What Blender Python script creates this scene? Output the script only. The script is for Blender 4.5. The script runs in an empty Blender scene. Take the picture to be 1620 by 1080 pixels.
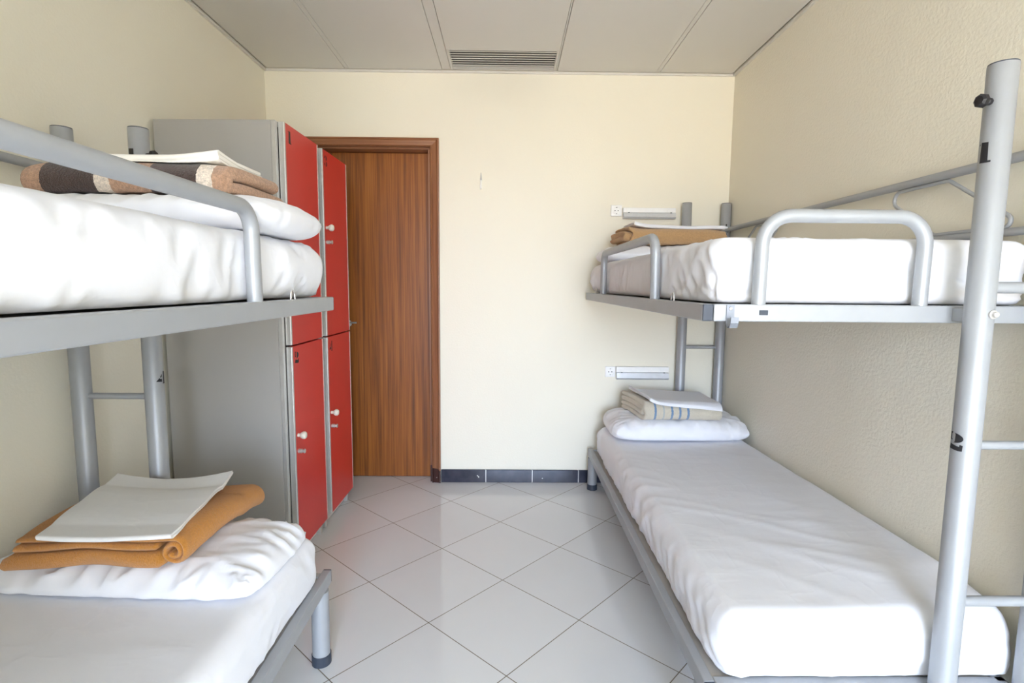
import bpy, bmesh, math, random
from mathutils import Vector, Matrix, noise
random.seed(7)
PI = math.pi
scene = bpy.context.scene
COL = scene.collection

# ------------------------------------------------------------------ materials
def new_mat(name):
    m = bpy.data.materials.new(name); m.use_nodes = True
    nt = m.node_tree; nt.nodes.clear()
    out = nt.nodes.new('ShaderNodeOutputMaterial')
    b = nt.nodes.new('ShaderNodeBsdfPrincipled')
    nt.links.new(b.outputs[0], out.inputs[0])
    return m, nt, b

def N(nt, kind, **kw):
    n = nt.nodes.new(kind)
    for k, v in kw.items():
        if k == 'inp':
            for i, x in v.items():
                if hasattr(x, 'is_linked'): nt.links.new(x, n.inputs[i])
                else: n.inputs[i].default_value = x
        else: setattr(n, k, v)
    return n

def math_(nt, op, a, b=None, c=None):
    n = nt.nodes.new('ShaderNodeMath'); n.operation = op
    for i, x in enumerate((a, b, c)):
        if x is None: continue
        if hasattr(x, 'is_linked'): nt.links.new(x, n.inputs[i])
        else: n.inputs[i].default_value = x
    return n.outputs[0]

def ramp(nt, fac, stops, interp='LINEAR'):
    n = nt.nodes.new('ShaderNodeValToRGB'); cr = n.color_ramp; cr.interpolation = interp
    while len(cr.elements) < len(stops): cr.elements.new(0.5)
    for e, (p, c) in zip(cr.elements, stops):
        e.position = p; e.color = (c[0], c[1], c[2], 1)
    nt.links.new(fac, n.inputs[0])
    return n.outputs[0]

def bump(nt, b, h, strength, dist=0.002):
    n = nt.nodes.new('ShaderNodeBump')
    n.inputs['Strength'].default_value = strength; n.inputs['Distance'].default_value = dist
    nt.links.new(h, n.inputs['Height']); nt.links.new(n.outputs[0], b.inputs['Normal'])

def objco(nt): return nt.nodes.new('ShaderNodeTexCoord').outputs['Object']

def noise_tex(nt, vec, scale, detail=3, rough=.5):
    n = nt.nodes.new('ShaderNodeTexNoise')
    n.inputs['Scale'].default_value = scale; n.inputs['Detail'].default_value = detail
    n.inputs['Roughness'].default_value = rough
    nt.links.new(vec, n.inputs['Vector'])
    return n.outputs['Fac']

def mapping(nt, vec, scale=(1, 1, 1), loc=(0, 0, 0), rot=(0, 0, 0)):
    n = nt.nodes.new('ShaderNodeMapping')
    n.inputs['Scale'].default_value = scale; n.inputs['Location'].default_value = loc
    n.inputs['Rotation'].default_value = rot
    nt.links.new(vec, n.inputs['Vector'])
    return n.outputs[0]

def simple(name, col, rough=.5, metal=0.0, spec=.5, nscale=None, namp=.06, bscale=None, bstr=.1, coat=0):
    m, nt, b = new_mat(name)
    b.inputs['Base Color'].default_value = (*col, 1)
    b.inputs['Roughness'].default_value = rough
    b.inputs['Metallic'].default_value = metal
    b.inputs['Specular IOR Level'].default_value = spec
    if coat: b.inputs['Coat Weight'].default_value = coat
    co = objco(nt)
    if nscale:
        f = noise_tex(nt, co, nscale)
        c = ramp(nt, f, [(.3, [x * (1 - namp) for x in col]), (.7, [min(1, x * (1 + namp)) for x in col])])
        nt.links.new(c, b.inputs['Base Color'])
    if bscale: bump(nt, b, noise_tex(nt, co, bscale, 4), bstr)
    return m

M = {}
def plaster(name, col, bstr):
    m, nt, b = new_mat(name)
    co = objco(nt)
    f = noise_tex(nt, co, 1.3, 3)
    c = ramp(nt, f, [(.3, [x * .975 for x in col]), (.7, col)])
    nt.links.new(c, b.inputs['Base Color'])
    b.inputs['Roughness'].default_value = .55
    b.inputs['Specular IOR Level'].default_value = .3
    bump(nt, b, noise_tex(nt, co, 95, 3, .55), bstr, .0025)
    return m
WALLC = (.815, .782, .672)
M['wall'] = plaster('cream_plaster', WALLC, .28)
M['wall_rough'] = plaster('cream_textured_plaster', WALLC, .75)
M['ceiling'] = simple('ceiling_panel_paint', (.66, .645, .605), .45, nscale=2, namp=.015)
M['ceiling_gap'] = simple('ceiling_gap_dark', (.05, .045, .04), .8)
M['metal'] = simple('silver_grey_paint', (.36, .375, .395), .44, .25, .5, nscale=14, namp=.03)
M['cap'] = simple('dark_plastic_cap', (.035, .045, .065), .45, bscale=200, bstr=.1)
M['black'] = simple('black_plastic', (.012, .011, .013), .35, bscale=300, bstr=.1)
M['ink'] = simple('black_stencil_paint', (.012, .012, .015), .6)
M['steel'] = simple('zinc_steel', (.62, .61, .59), .38, .7, nscale=60, namp=.1)
M['alu'] = simple('aluminium_profile', (.50, .495, .48), .35, .45, nscale=30, namp=.04)
M['locker_side'] = simple('grey_laminate', (.36, .35, .335), .42, nscale=3, namp=.02)
M['red'] = simple('red_laminate', (.58, .024, .016), .32, nscale=4, namp=.03)
M['knob'] = simple('ivory_plastic', (.70, .66, .57), .35, nscale=50, namp=.04)
M['white_plastic'] = simple('white_plastic', (.86, .87, .87), .3, nscale=40, namp=.02)
M['lamp_cover'] = simple('lamp_cover_grey', (.60, .62, .65), .3, .2, nscale=30, namp=.04)
M['hook_metal'] = simple('dull_hook_metal', (.24, .26, .30), .45, .5, nscale=60, namp=.1)
M['socket_dark'] = simple('socket_hole_dark', (.03, .03, .035), .6)
M['deck'] = simple('bed_deck_board', (.35, .33, .30), .8, nscale=10, namp=.1)
M['white_frame'] = simple('white_window_paint', (.8, .8, .8), .4, nscale=10, namp=.02)

def sheet_mat(name, col):
    m, nt, b = new_mat(name)
    co = objco(nt)
    c = ramp(nt, noise_tex(nt, co, 5, 3), [(.3, [x * .975 for x in col]), (.7, col)])
    nt.links.new(c, b.inputs['Base Color'])
    b.inputs['Roughness'].default_value = .8
    b.inputs['Specular IOR Level'].default_value = .2
    b.inputs['Sheen Weight'].default_value = .15
    n1 = noise_tex(nt, mapping(nt, co, (5, 2.4, 4), rot=(.3, .2, .6)), 1.0, 3, .55)
    n2 = noise_tex(nt, mapping(nt, co, (3, 8, 6), rot=(.2, .5, -.4)), 1.0, 3, .55)
    rd = [math_(nt, 'POWER', math_(nt, 'SUBTRACT', 1.0, math_(nt, 'MINIMUM', 1.0, math_(nt, 'MULTIPLY', math_(nt, 'ABSOLUTE', math_(nt, 'SUBTRACT', x, .5)), 9.0))), 2.0) for x in (n1, n2)]
    h1 = math_(nt, 'MULTIPLY_ADD', noise_tex(nt, co, 45, 5, .6), .35, math_(nt, 'ADD', rd[0], math_(nt, 'MULTIPLY', rd[1], .7)))
    bump(nt, b, h1, .095, .006)
    return m
M['sheet'] = sheet_mat('white_cotton_sheet', (.77, .78, .825))
M['sheet_ivory'] = sheet_mat('ivory_cotton_sheet', (.84, .82, .77))
M['sheet_grey'] = sheet_mat('offwhite_cotton_sheet', (.78, .77, .75))

def wool(name, stops=None, col=None, axis=0, interp='CONSTANT', fuzz=.38):
    m, nt, b = new_mat(name)
    co = objco(nt)
    fine = noise_tex(nt, co, 150, 4, .9)
    if stops:
        sep = nt.nodes.new('ShaderNodeSeparateXYZ'); nt.links.new(co, sep.inputs[0])
        wob = math_(nt, 'MULTIPLY', math_(nt, 'SUBTRACT', noise_tex(nt, co, 160, 2), .5), .006)
        t = math_(nt, 'ADD', sep.outputs[axis], wob)
        base = ramp(nt, t, stops, interp)
    else:
        n = nt.nodes.new('ShaderNodeRGB'); n.outputs[0].default_value = (*col, 1); base = n.outputs[0]
    v = math_(nt, 'MAXIMUM', math_(nt, 'MULTIPLY_ADD', fine, 6 * fuzz, 1 - 3 * fuzz), .25)
    mx = nt.nodes.new('ShaderNodeVectorMath'); mx.operation = 'SCALE'
    nt.links.new(base, mx.inputs[0]); nt.links.new(v, mx.inputs['Scale'])
    nt.links.new(mx.outputs[0], b.inputs['Base Color'])
    b.inputs['Roughness'].default_value = .95
    b.inputs['Specular IOR Level'].default_value = .1
    b.inputs['Sheen Weight'].default_value = .3
    bump(nt, b, noise_tex(nt, co, 200, 4, .8), .9, .005)
    return m
TAN, DRK, CRM = (.46, .275, .175), (.06, .034, .027), (.76, .66, .56)
M['striped_wool'] = wool('striped_brown_wool', [(0, TAN), (.054, DRK), (.175, CRM), (.209, TAN), (.297, DRK), (.412, CRM), (.448, TAN)])
M['tan_wool'] = wool('tan_wool', col=(.52, .32, .155), fuzz=.15)
M['orange_wool'] = wool('orange_fleece', col=(.52, .215, .035), fuzz=.12)
BG, BL, GR = (.60, .55, .45), (.17, .27, .42), (.42, .46, .46)
st = [(0, BG)]
for k, c in enumerate((BL, GR, BL, BL, BL)):
    x = .050 + k * .0440
    st += [(x, c), (x + .011, BG)]
M['beige_wool'] = wool('beige_blue_striped_wool', st, fuzz=.08)

def wood(name, axis, dark=False):
    m, nt, b = new_mat(name)
    co = objco(nt)
    sc = [34, 34, 34]; sc[axis] = .8
    f1 = noise_tex(nt, mapping(nt, co, sc), 1.0, 5, .6)
    sc2 = [150, 150, 150]; sc2[axis] = 2.2
    f2 = noise_tex(nt, mapping(nt, co, sc2), 1.0, 3, .6)
    f = math_(nt, 'ADD', math_(nt, 'MULTIPLY', f1, .65), math_(nt, 'MULTIPLY', f2, .35))
    if dark:
        c = ramp(nt, f, [(.33, (.14, .053, .024)), (.5, (.25, .105, .048)), (.66, (.34, .155, .075))])
    else:
        c = ramp(nt, f, [(.34, (.085, .024, .0035)), (.47, (.215, .064, .008)), (.55, (.285, .092, .012)), (.68, (.38, .14, .024))])
    if dark:   # scuffed brown foot of the door casing with chipped paint
        geo = nt.nodes.new('ShaderNodeNewGeometry')
        sep = nt.nodes.new('ShaderNodeSeparateXYZ'); nt.links.new(geo.outputs['Position'], sep.inputs[0])
        w = math_(nt, 'MULTIPLY', math_(nt, 'SUBTRACT', noise_tex(nt, co, 26, 3), .5), .09)
        z = math_(nt, 'ADD', sep.outputs[2], w)
        k = math_(nt, 'LESS_THAN', z, .098)
        mx = N(nt, 'ShaderNodeMix', data_type='RGBA'); nt.links.new(k, mx.inputs[0])
        nt.links.new(c, mx.inputs[6]); mx.inputs[7].default_value = (.045, .016, .013, 1)
        chips = math_(nt, 'MULTIPLY', math_(nt, 'GREATER_THAN', noise_tex(nt, co, 75, 2), .70), math_(nt, 'LESS_THAN', sep.outputs[2], .105))
        mx2 = N(nt, 'ShaderNodeMix', data_type='RGBA'); nt.links.new(chips, mx2.inputs[0])
        nt.links.new(mx.outputs[2], mx2.inputs[6]); mx2.inputs[7].default_value = (.55, .5, .46, 1)
        c = mx2.outputs[2]
    nt.links.new(c, b.inputs['Base Color'])
    b.inputs['Roughness'].default_value = .33 if dark else .4
    b.inputs['Specular IOR Level'].default_value = .45
    bump(nt, b, f2, .06, .001)
    return m
M['wood_door'] = wood('door_veneer', 2)
M['wood_v'] = wood('casing_wood_vertical', 2, True)
M['wood_h'] = wood('casing_wood_horizontal', 0, True)

def floor_mat():
    m, nt, b = new_mat('polished_floor_tile')
    co = objco(nt)
    v = mapping(nt, co, (1, 1, 1), (0.0164, 0.5794, 0))
    v = mapping(nt, v, (1 / .398, 1 / .398, 1), (0, 0, 0), (0, 0, 0.7552))
    sep = nt.nodes.new('ShaderNodeSeparateXYZ'); nt.links.new(v, sep.inputs[0])
    ds = []
    fl = []
    for k in (0, 1):
        fr = math_(nt, 'FRACT', math_(nt, 'ADD', sep.outputs[k], 100.0))
        ds.append(math_(nt, 'MINIMUM', fr, math_(nt, 'SUBTRACT', 1.0, fr)))
        fl.append(math_(nt, 'FLOOR', math_(nt, 'ADD', sep.outputs[k], 100.0)))
    d = math_(nt, 'MINIMUM', ds[0], ds[1])
    g = math_(nt, 'LESS_THAN', d, .0042)
    cmb = nt.nodes.new('ShaderNodeCombineXYZ'); nt.links.new(fl[0], cmb.inputs[0]); nt.links.new(fl[1], cmb.inputs[1])
    wn = nt.nodes.new('ShaderNodeTexWhiteNoise'); wn.noise_dimensions = '3D'; nt.links.new(cmb.outputs[0], wn.inputs[0])
    tone = math_(nt, 'ADD', math_(nt, 'MULTIPLY', wn.outputs[0], .5), math_(nt, 'MULTIPLY', noise_tex(nt, co, 6, 4), .5))
    c = ramp(nt, tone, [(0, (.65, .665, .68)), (1, (.715, .73, .745))])
    mx = N(nt, 'ShaderNodeMix', data_type='RGBA'); nt.links.new(g, mx.inputs[0])
    nt.links.new(c, mx.inputs[6]); mx.inputs[7].default_value = (.16, .13, .10, 1)
    nt.links.new(mx.outputs[2], b.inputs['Base Color'])
    r = math_(nt, 'MULTIPLY_ADD', g, .5, .055)
    nt.links.new(r, b.inputs['Roughness'])
    b.inputs['Specular IOR Level'].default_value = .5
    bump(nt, b, math_(nt, 'MULTIPLY', g, -1.0), .3, .001)
    return m
M['floor'] = floor_mat()

def baseboard_mat():
    m, nt, b = new_mat('navy_ceramic_baseboard')
    co = objco(nt)
    sep = nt.nodes.new('ShaderNodeSeparateXYZ'); nt.links.new(co, sep.inputs[0])
    u = math_(nt, 'ADD', math_(nt, 'ADD', sep.outputs[0], sep.outputs[1]), 10.1377)
    fr = math_(nt, 'FRACT', math_(nt, 'DIVIDE', u, .2945))
    dd = math_(nt, 'MINIMUM', fr, math_(nt, 'SUBTRACT', 1.0, fr))
    g = math_(nt, 'LESS_THAN', dd, .007)
    chips = math_(nt, 'GREATER_THAN', noise_tex(nt, co, 34, 2), .755)
    k = math_(nt, 'MAXIMUM', g, chips)
    c = ramp(nt, noise_tex(nt, co, 18, 3), [(.3, (.028, .031, .05)), (.7, (.045, .048, .07))])
    mx = N(nt, 'ShaderNodeMix', data_type='RGBA'); nt.links.new(k, mx.inputs[0])
    nt.links.new(c, mx.inputs[6]); mx.inputs[7].default_value = (.72, .72, .72, 1)
    nt.links.new(mx.outputs[2], b.inputs['Base Color'])
    b.inputs['Roughness'].default_value = .12
    return m
M['baseboard'] = baseboard_mat()

# ------------------------------------------------------------------ mesh helpers
def finish(name, verts, faces, mat, parent=None, smooth=False, origin=None, recalc=True, angle=None):
    me = bpy.data.meshes.new(name)
    o0 = Vector(origin) if origin is not None else Vector((0, 0, 0))
    me.from_pydata([tuple(Vector(v) - o0) for v in verts], [], faces)
    if recalc:
        bm = bmesh.new(); bm.from_mesh(me)
        bmesh.ops.recalc_face_normals(bm, faces=bm.faces[:]); bm.to_mesh(me); bm.free()
    if smooth:
        for p in me.polygons: p.use_smooth = True
        if angle: me.set_sharp_from_angle(angle=math.radians(angle))
    me.materials.append(mat)
    me.update()
    o = bpy.data.objects.new(name, me); COL.objects.link(o)
    o.location = o0
    if parent is not None:
        o.parent = parent
        o.matrix_parent_inverse = parent.matrix_world.inverted()
    return o

class MB:
    def __init__(s): s.v = []; s.f = []
    def add(s, v, f):
        n = len(s.v); s.v += [tuple(x) for x in v]; s.f += [tuple(i + n for i in q) for q in f]; return s
    def box(s, x0, x1, y0, y1, z0, z1, bev=0.0, seg=2):
        if x0 > x1: x0, x1 = x1, x0
        if y0 > y1: y0, y1 = y1, y0
        if z0 > z1: z0, z1 = z1, z0
        bm = bmesh.new()
        bmesh.ops.create_cube(bm, size=1)
        for v in bm.verts:
            v.co = Vector(((x0 + x1) / 2 + v.co.x * (x1 - x0), (y0 + y1) / 2 + v.co.y * (y1 - y0), (z0 + z1) / 2 + v.co.z * (z1 - z0)))
        if bev: bmesh.ops.bevel(bm, geom=bm.edges[:], offset=bev, segments=seg, affect='EDGES', profile=.5)
        bm.verts.index_update()
        s.add([v.co[:] for v in bm.verts], [[v.index for v in f.verts] for f in bm.faces]); bm.free(); return s
    def tube(s, pts, r, seg=16, cap=True, closed=False):
        pts = [Vector(p) for p in pts]; n = len(pts)
        T = []
        for i in range(n):
            if closed: t = pts[(i + 1) % n] - pts[i - 1]
            else: t = pts[min(i + 1, n - 1)] - pts[max(i - 1, 0)]
            T.append(t.normalized())
        up = Vector((0, 0, 1)) if abs(T[0].z) < .9 else Vector((1, 0, 0))
        nrm = (up - T[0] * up.dot(T[0])).normalized()
        v = []; f = []
        for i in range(n):
            if i: 
                q = T[i - 1].rotation_difference(T[i]); nrm = (q @ nrm).normalized()
            b = T[i].cross(nrm)
            rr = r[i] if isinstance(r, (list, tuple)) else r
            for k in range(seg):
                a = 2 * PI * k / seg
                v.append(pts[i] + (nrm * math.cos(a) + b * math.sin(a)) * rr)
        for i in range(n if closed else n - 1):
            j = (i + 1) % n
            for k in range(seg):
                k2 = (k + 1) % seg
                f.append((i * seg + k, i * seg + k2, j * seg + k2, j * seg + k))
        if cap and not closed:
            f.append(tuple(range(seg))[::-1]); f.append(tuple((n - 1) * seg + k for k in range(seg)))
        return s.add(v, f)
    def lathe(s, base, axis, prof, seg=20):
        base = Vector(base); axis = Vector(axis).normalized()
        return s.tube([base + axis * h for h, r in prof], [r for h, r in prof], seg) if False else s._lathe(base, axis, prof, seg)
    def _lathe(s, base, axis, prof, seg):
        up = Vector((0, 0, 1)) if abs(axis.z) < .9 else Vector((1, 0, 0))
        a1 = (up - axis * up.dot(axis)).normalized(); a2 = axis.cross(a1)
        v = []; f = []; m = len(prof)
        for h, r in prof:
            for k in range(seg):
                a = 2 * PI * k / seg
                v.append(base + axis * h + (a1 * math.cos(a) + a2 * math.sin(a)) * r)
        for i in range(m - 1):
            for k in range(seg):
                k2 = (k + 1) % seg
                f.append((i * seg + k, i * seg + k2, (i + 1) * seg + k2, (i + 1) * seg + k))
        f.append(tuple(range(seg))[::-1]); f.append(tuple((m - 1) * seg + k for k in range(seg)))
        return s.add(v, f)
    def build(s, name, mat, parent=None, smooth=False, origin=None, angle=40):
        return finish(name, s.v, s.f, mat, parent, smooth, origin, True, angle if smooth else None)

def arc_path(pts, rad, n=8):
    """polyline with every inner corner rounded by radius rad"""
    pts = [Vector(p) for p in pts]; out = [pts[0]]
    for i in range(1, len(pts) - 1):
        a, b, c = pts[i - 1], pts[i], pts[i + 1]
        d1 = (a - b).normalized(); d2 = (c - b).normalized()
        ang = d1.angle(d2)
        if ang > PI - 1e-3 or (rad[i] if isinstance(rad, (list, tuple)) else rad) < 1e-6:
            out.append(b); continue
        r = rad[i] if isinstance(rad, (list, tuple)) else rad
        t = min(r / math.tan(ang / 2), (a - b).length * .49, (c - b).length * .49)
        r = t * math.tan(ang / 2)
        cen = b + (d1 + d2).normalized() * (r / math.sin(ang / 2))
        p1 = b + d1 * t; p2 = b + d2 * t
        v1 = p1 - cen; v2 = p2 - cen
        w = v1.angle(v2)
        for k in range(n + 1):
            s = k / n
            out.append(cen + (v1 * math.sin((1 - s) * w) + v2 * math.sin(s * w)) / math.sin(w))
    out.append(pts[-1]); return out

def empty(name, loc=(0, 0, 0)):
    o = bpy.data.objects.new(name, None); COL.objects.link(o); o.location = loc; o.empty_display_size = .1
    bpy.context.view_layer.update()
    return o
def tag(o, label, cat, group=None):
    o['label'] = label; o['category'] = cat
    if group: o['group'] = group
    return o
def struct(o): o['kind'] = 'structure'; return o

# ------------------------------------------------------------------ room shell
WL, WR, H = -1.422, 1.351, 2.5
YF = -6.3
T = .12
struct(MB().box(WL - T, WR + T, YF - T, .3, -.1, 0).build('floor', M['floor']))
struct(MB().box(WL - T, WL, YF - T, T, 0, 2.62).build('wall_left', M['wall']))
struct(MB().box(WR, WR + T, YF - T, T, 0, 2.62).build('wall_right', M['wall_rough']))
DX0, DX1, DH = -1.30, -.466, 2.05          # door opening
wb = MB()
wb.box(WL, DX0 - .03, 0, .17, 0, 2.62); wb.box(DX1 + .03, WR, 0, .17, 0, 2.62); wb.box(DX0 - .03, DX1 + .03, 0, .17, DH + .03, 2.62)
wb.box(DX0 - .1, DX1 + .1, .172, .22, 0, 2.62)  # added unseen backing behind the door, stops light leaking under it
struct(wb.build('wall_back', M['wall']))
WX0, WX1, WZ0, WZ1 = -.42, 1.18, .08, 2.35     # balcony window behind the camera
wf = MB()
wf.box(WL, WX0, YF - T, YF, 0, 2.62); wf.box(WX1, WR, YF - T, YF, 0, 2.62)
wf.box(WX0, WX1, YF - T, YF, WZ1, 2.62); wf.box(WX0, WX1, YF - T, YF, 0, WZ0)
struct(wf.build('wall_front', M['wall']))
struct(MB().box(WL, -.45, YF, -3.72, 0, 2.53).build('wall_light_block', M['wall']))   # added unseen block behind the left bed, keeps window light off that side
fr = MB()
yw = YF - .07
for x in (WX0 + .03, (WX0 + WX1) / 2, WX1 - .03): fr.box(x - .03, x + .03, yw - .03, yw + .03, WZ0, WZ1, .004)
for z in (WZ0 + .03, .95, WZ1 - .03): fr.box(WX0, WX1, yw - .025, yw + .025, z - .03, z + .03, .004)
struct(fr.build('window_1', M['white_frame']))

# ceiling: metal panels, narrow rails between them, thin dark joints
cb = MB(); cb.box(WL - T, WR + T, YF - T, .2, 2.53, 2.62)
ce = cb.build('ceiling', M['ceiling_gap']); struct(ce)
xs = [(WL + .018, -.948), (-.921, -.379), (-.326, .286), (.297, .878), (.904, WR - .018)]
pn = MB()
for i, (a, b) in enumerate(xs):
    pn.box(a, b, YF, -.012 if i != 2 else -.298, 2.5, 2.53, .0015, 1)
struct(pn.build('ceiling_panels', M['ceiling'], ce))
rl = MB()
for a, b in ((-.9455, -.9235), (-.3765, -.3285), (.2885, .2945), (.8805, .9015)):
    rl.box(a, b, YF, -.012, 2.5025, 2.53)
rl.box(-.326, .286, -.295, -.284, 2.5015, 2.53)
rl.box(-.326, .286, -.024, -.012, 2.5015, 2.53)
struct(rl.build('ceiling_rails', M['ceiling'], ce))
tr = MB()
tr.box(WL, WL + .014, YF, 0, 2.486, 2.4985); tr.box(WR - .014, WR, YF, 0, 2.486, 2.4985); tr.box(WL + .014, WR - .014, -.010, 0, 2.486, 2.4985)
struct(tr.build('trim_1', M['ceiling']))

# air vent
av = empty('air_vent', (-.02, -.155, 2.5))
tag(av, 'dark slatted air vent set in the ceiling above the back wall', 'air vent')
f = MB()
f.box(-.3255, -.312, -.284, -.024, 2.5005, 2.525); f.box(.274, .2855, -.284, -.024, 2.5005, 2.525)
f.box(-.312, .274, -.284, -.278, 2.5005, 2.525); f.box(-.312, .274, -.030, -.024, 2.5005, 2.525)
f.build('vent_frame', M['ceiling'], av)
MB().box(-.312, .274, -.278, -.030, 2.5265, 2.5295).build('vent_backing', M['black'], av)
for k in range(8):
    y = -.262 + k * .0302
    s = MB().box(-.312, .274, y - .0030, y + .0030, 2.5008, 2.5030)
    s.build('slat', M['ceiling'], av)

# door
door = MB().box(DX0, DX1 + .0, .088, .128, .003, DH - .002, .002, 1).build('door_1', M['wood_door'])
struct(door)
for nm, mt, bx in (('door_jamb', 'wood_v', (DX1 - .001, DX1 + .03, .004, .135, 0, DH)), ('door_jamb', 'wood_v', (DX0 - .03, DX0 + .001, .004, .135, 0, DH)),
                   ('door_head', 'wood_h', (DX0 - .03, DX1 + .03, .004, .135, DH, DH + .029))):
    MB().box(*bx).build(nm, M[mt], door)
# casing with mitred corners and a stepped moulding, hugging the wall
def casing():
    xi0, xi1, xo0, xo1, zi, zo = DX0 - .012, DX1 + .012, DX0 - .082, DX1 + .066, DH + .012, 2.112
    xo0 = xi0 - .066
    prof = [(0, .002), (0, .016), (.06, .020), (.2, .013), (.72, .019), (.86, .026), (1, .024), (1, .002)]   # t across, thickness
    def strip(name, mt, inner, outer):
        v = []; fc = []
        for t, th in prof:
            for e in (0, 1):
                x = inner[e][0] + (outer[e][0] - inner[e][0]) * t; z = inner[e][1] + (outer[e][1] - inner[e][1]) * t
                v.append((x, .001 - th, z))
        n = len(prof)
        for i in range(n):
            j = (i + 1) % n
            fc.append((2 * i, 2 * i + 1, 2 * j + 1, 2 * j))
        fc.append(tuple(2 * i for i in range(n))); fc.append(tuple(2 * i + 1 for i in range(n)))
        finish(name, v, fc, M[mt], door)
    strip('casing', 'wood_v', [(xi1, 0.0), (xi1, zi)], [(xo1, 0.0), (xo1, zo)])
    strip('casing', 'wood_v', [(xi0, 0.0), (xi0, zi)], [(xo0, 0.0), (xo0, zo)])
    strip('casing', 'wood_h', [(xi0, zi), (xi1, zi)], [(xo0, zo), (xo1, zo)])
casing()
h = MB(); h.lathe((-.99, .088, 1.0), (0, -1, 0), [(0, .022), (.008, .022), (.010, .010), (.045, .009)], 16)
h.tube(arc_path([(-.99, .045, 1.0), (-.99, .035, 1.008), (-.925, .035, 1.008)], .008), .0055, 10)
h.build('door_handle', M['steel'], door, True)

# baseboards
struct(MB().box(DX1 + .068, WR, -.010, 0, 0, .083, .002, 1).build('baseboard_back', M['baseboard']))
struct(MB().box(WR - .010, WR, YF, -.011, 0, .083, .002, 1).build('baseboard_right', M['baseboard']))
struct(MB().box(WL, WL + .010, YF, -.03, 0, .083, .002, 1).build('baseboard_left', M['baseboard']))

# ------------------------------------------------------------------ stencilled numerals
def arcpts(cx, cy, rx, ry, a0, a1, n=10):
    return [(cx + rx * math.cos(math.radians(a0 + (a1 - a0) * k / n)), cy + ry * math.sin(math.radians(a0 + (a1 - a0) * k / n))) for k in range(n + 1)]
GLYPH = {
    '1': [[(.22, .02), (.72, .0), (.72, .10), (.60, .10), (.58, .97), (.26, 1.0)], [(.12, .86), (.19, .88), (.19, .96), (.12, .90)]],
    '2': [[(.0, .58), (.16, .52), (.20, .55), (.20, .60), (.14, .63), (.14, .90), (.22, .93), (.2, .99), (.02, .98)],
          [(.28, .97)] + arcpts(.30, .68, .46, .27, 80, -88, 12) + [(.27, .38), (.36, .48), (.38, .84), (.36, .92)],
          [(.0, .06), (.56, .0), (.74, .02), (.76, .34), (.62, .36), (.60, .24), (.08, .34)]],
    '3': [[(.34, .99), (.48, .98), (.66, .90), (.70, .76), (.62, .58), (.40, .52), (.44, .60), (.44, .90)],
          [(.40, .48), (.64, .44), (.76, .28), (.70, .08), (.48, .0), (.34, .01), (.46, .10), (.46, .40)],
          [(.02, .70), (.22, .70), (.24, .82), (.26, .98), (.08, .90)], [(.0, .28), (.22, .28), (.22, .16), (.26, .02), (.06, .08)]],
    '4': [[(.52, .0), (.84, .0), (.80, .08), (.80, 1.0), (.60, 1.0), (.58, .08)], [(.0, .22), (.46, .16), (.46, .40), (.30, .42), (.24, .50), (.16, .40)],
          [(.30, .56), (.46, .82), (.46, .60), (.38, .50)]],
}
def numeral(ch, h, place, parent, cols=10):
    """place(u, w) -> point; u from the glyph centre, w up; one mesh"""
    V = []; F = []
    for poly in GLYPH[ch]:
        bm = bmesh.new()
        vs = [bm.verts.new(((x - .4) * h, y * h, 0)) for x, y in poly]
        bm.faces.new(vs)
        for k in range(1, cols):
            c = (-.5 + k / cols) * h
            bmesh.ops.bisect_plane(bm, geom=bm.verts[:] + bm.edges[:] + bm.faces[:], plane_co=(c, 0, 0), plane_no=(1, 0, 0))
        bmesh.ops.triangulate(bm, faces=bm.faces[:])
        bm.verts.index_update(); n = len(V)
        V += [place(v.co.x, v.co.y) for v in bm.verts]
        F += [tuple(v.index + n for v in f.verts) for f in bm.faces]
        bm.free()
    return finish('number_' + {'1': 'one', '2': 'two', '3': 'three', '4': 'four'}[ch], V, F, M['ink'], parent, recalc=True)

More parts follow.
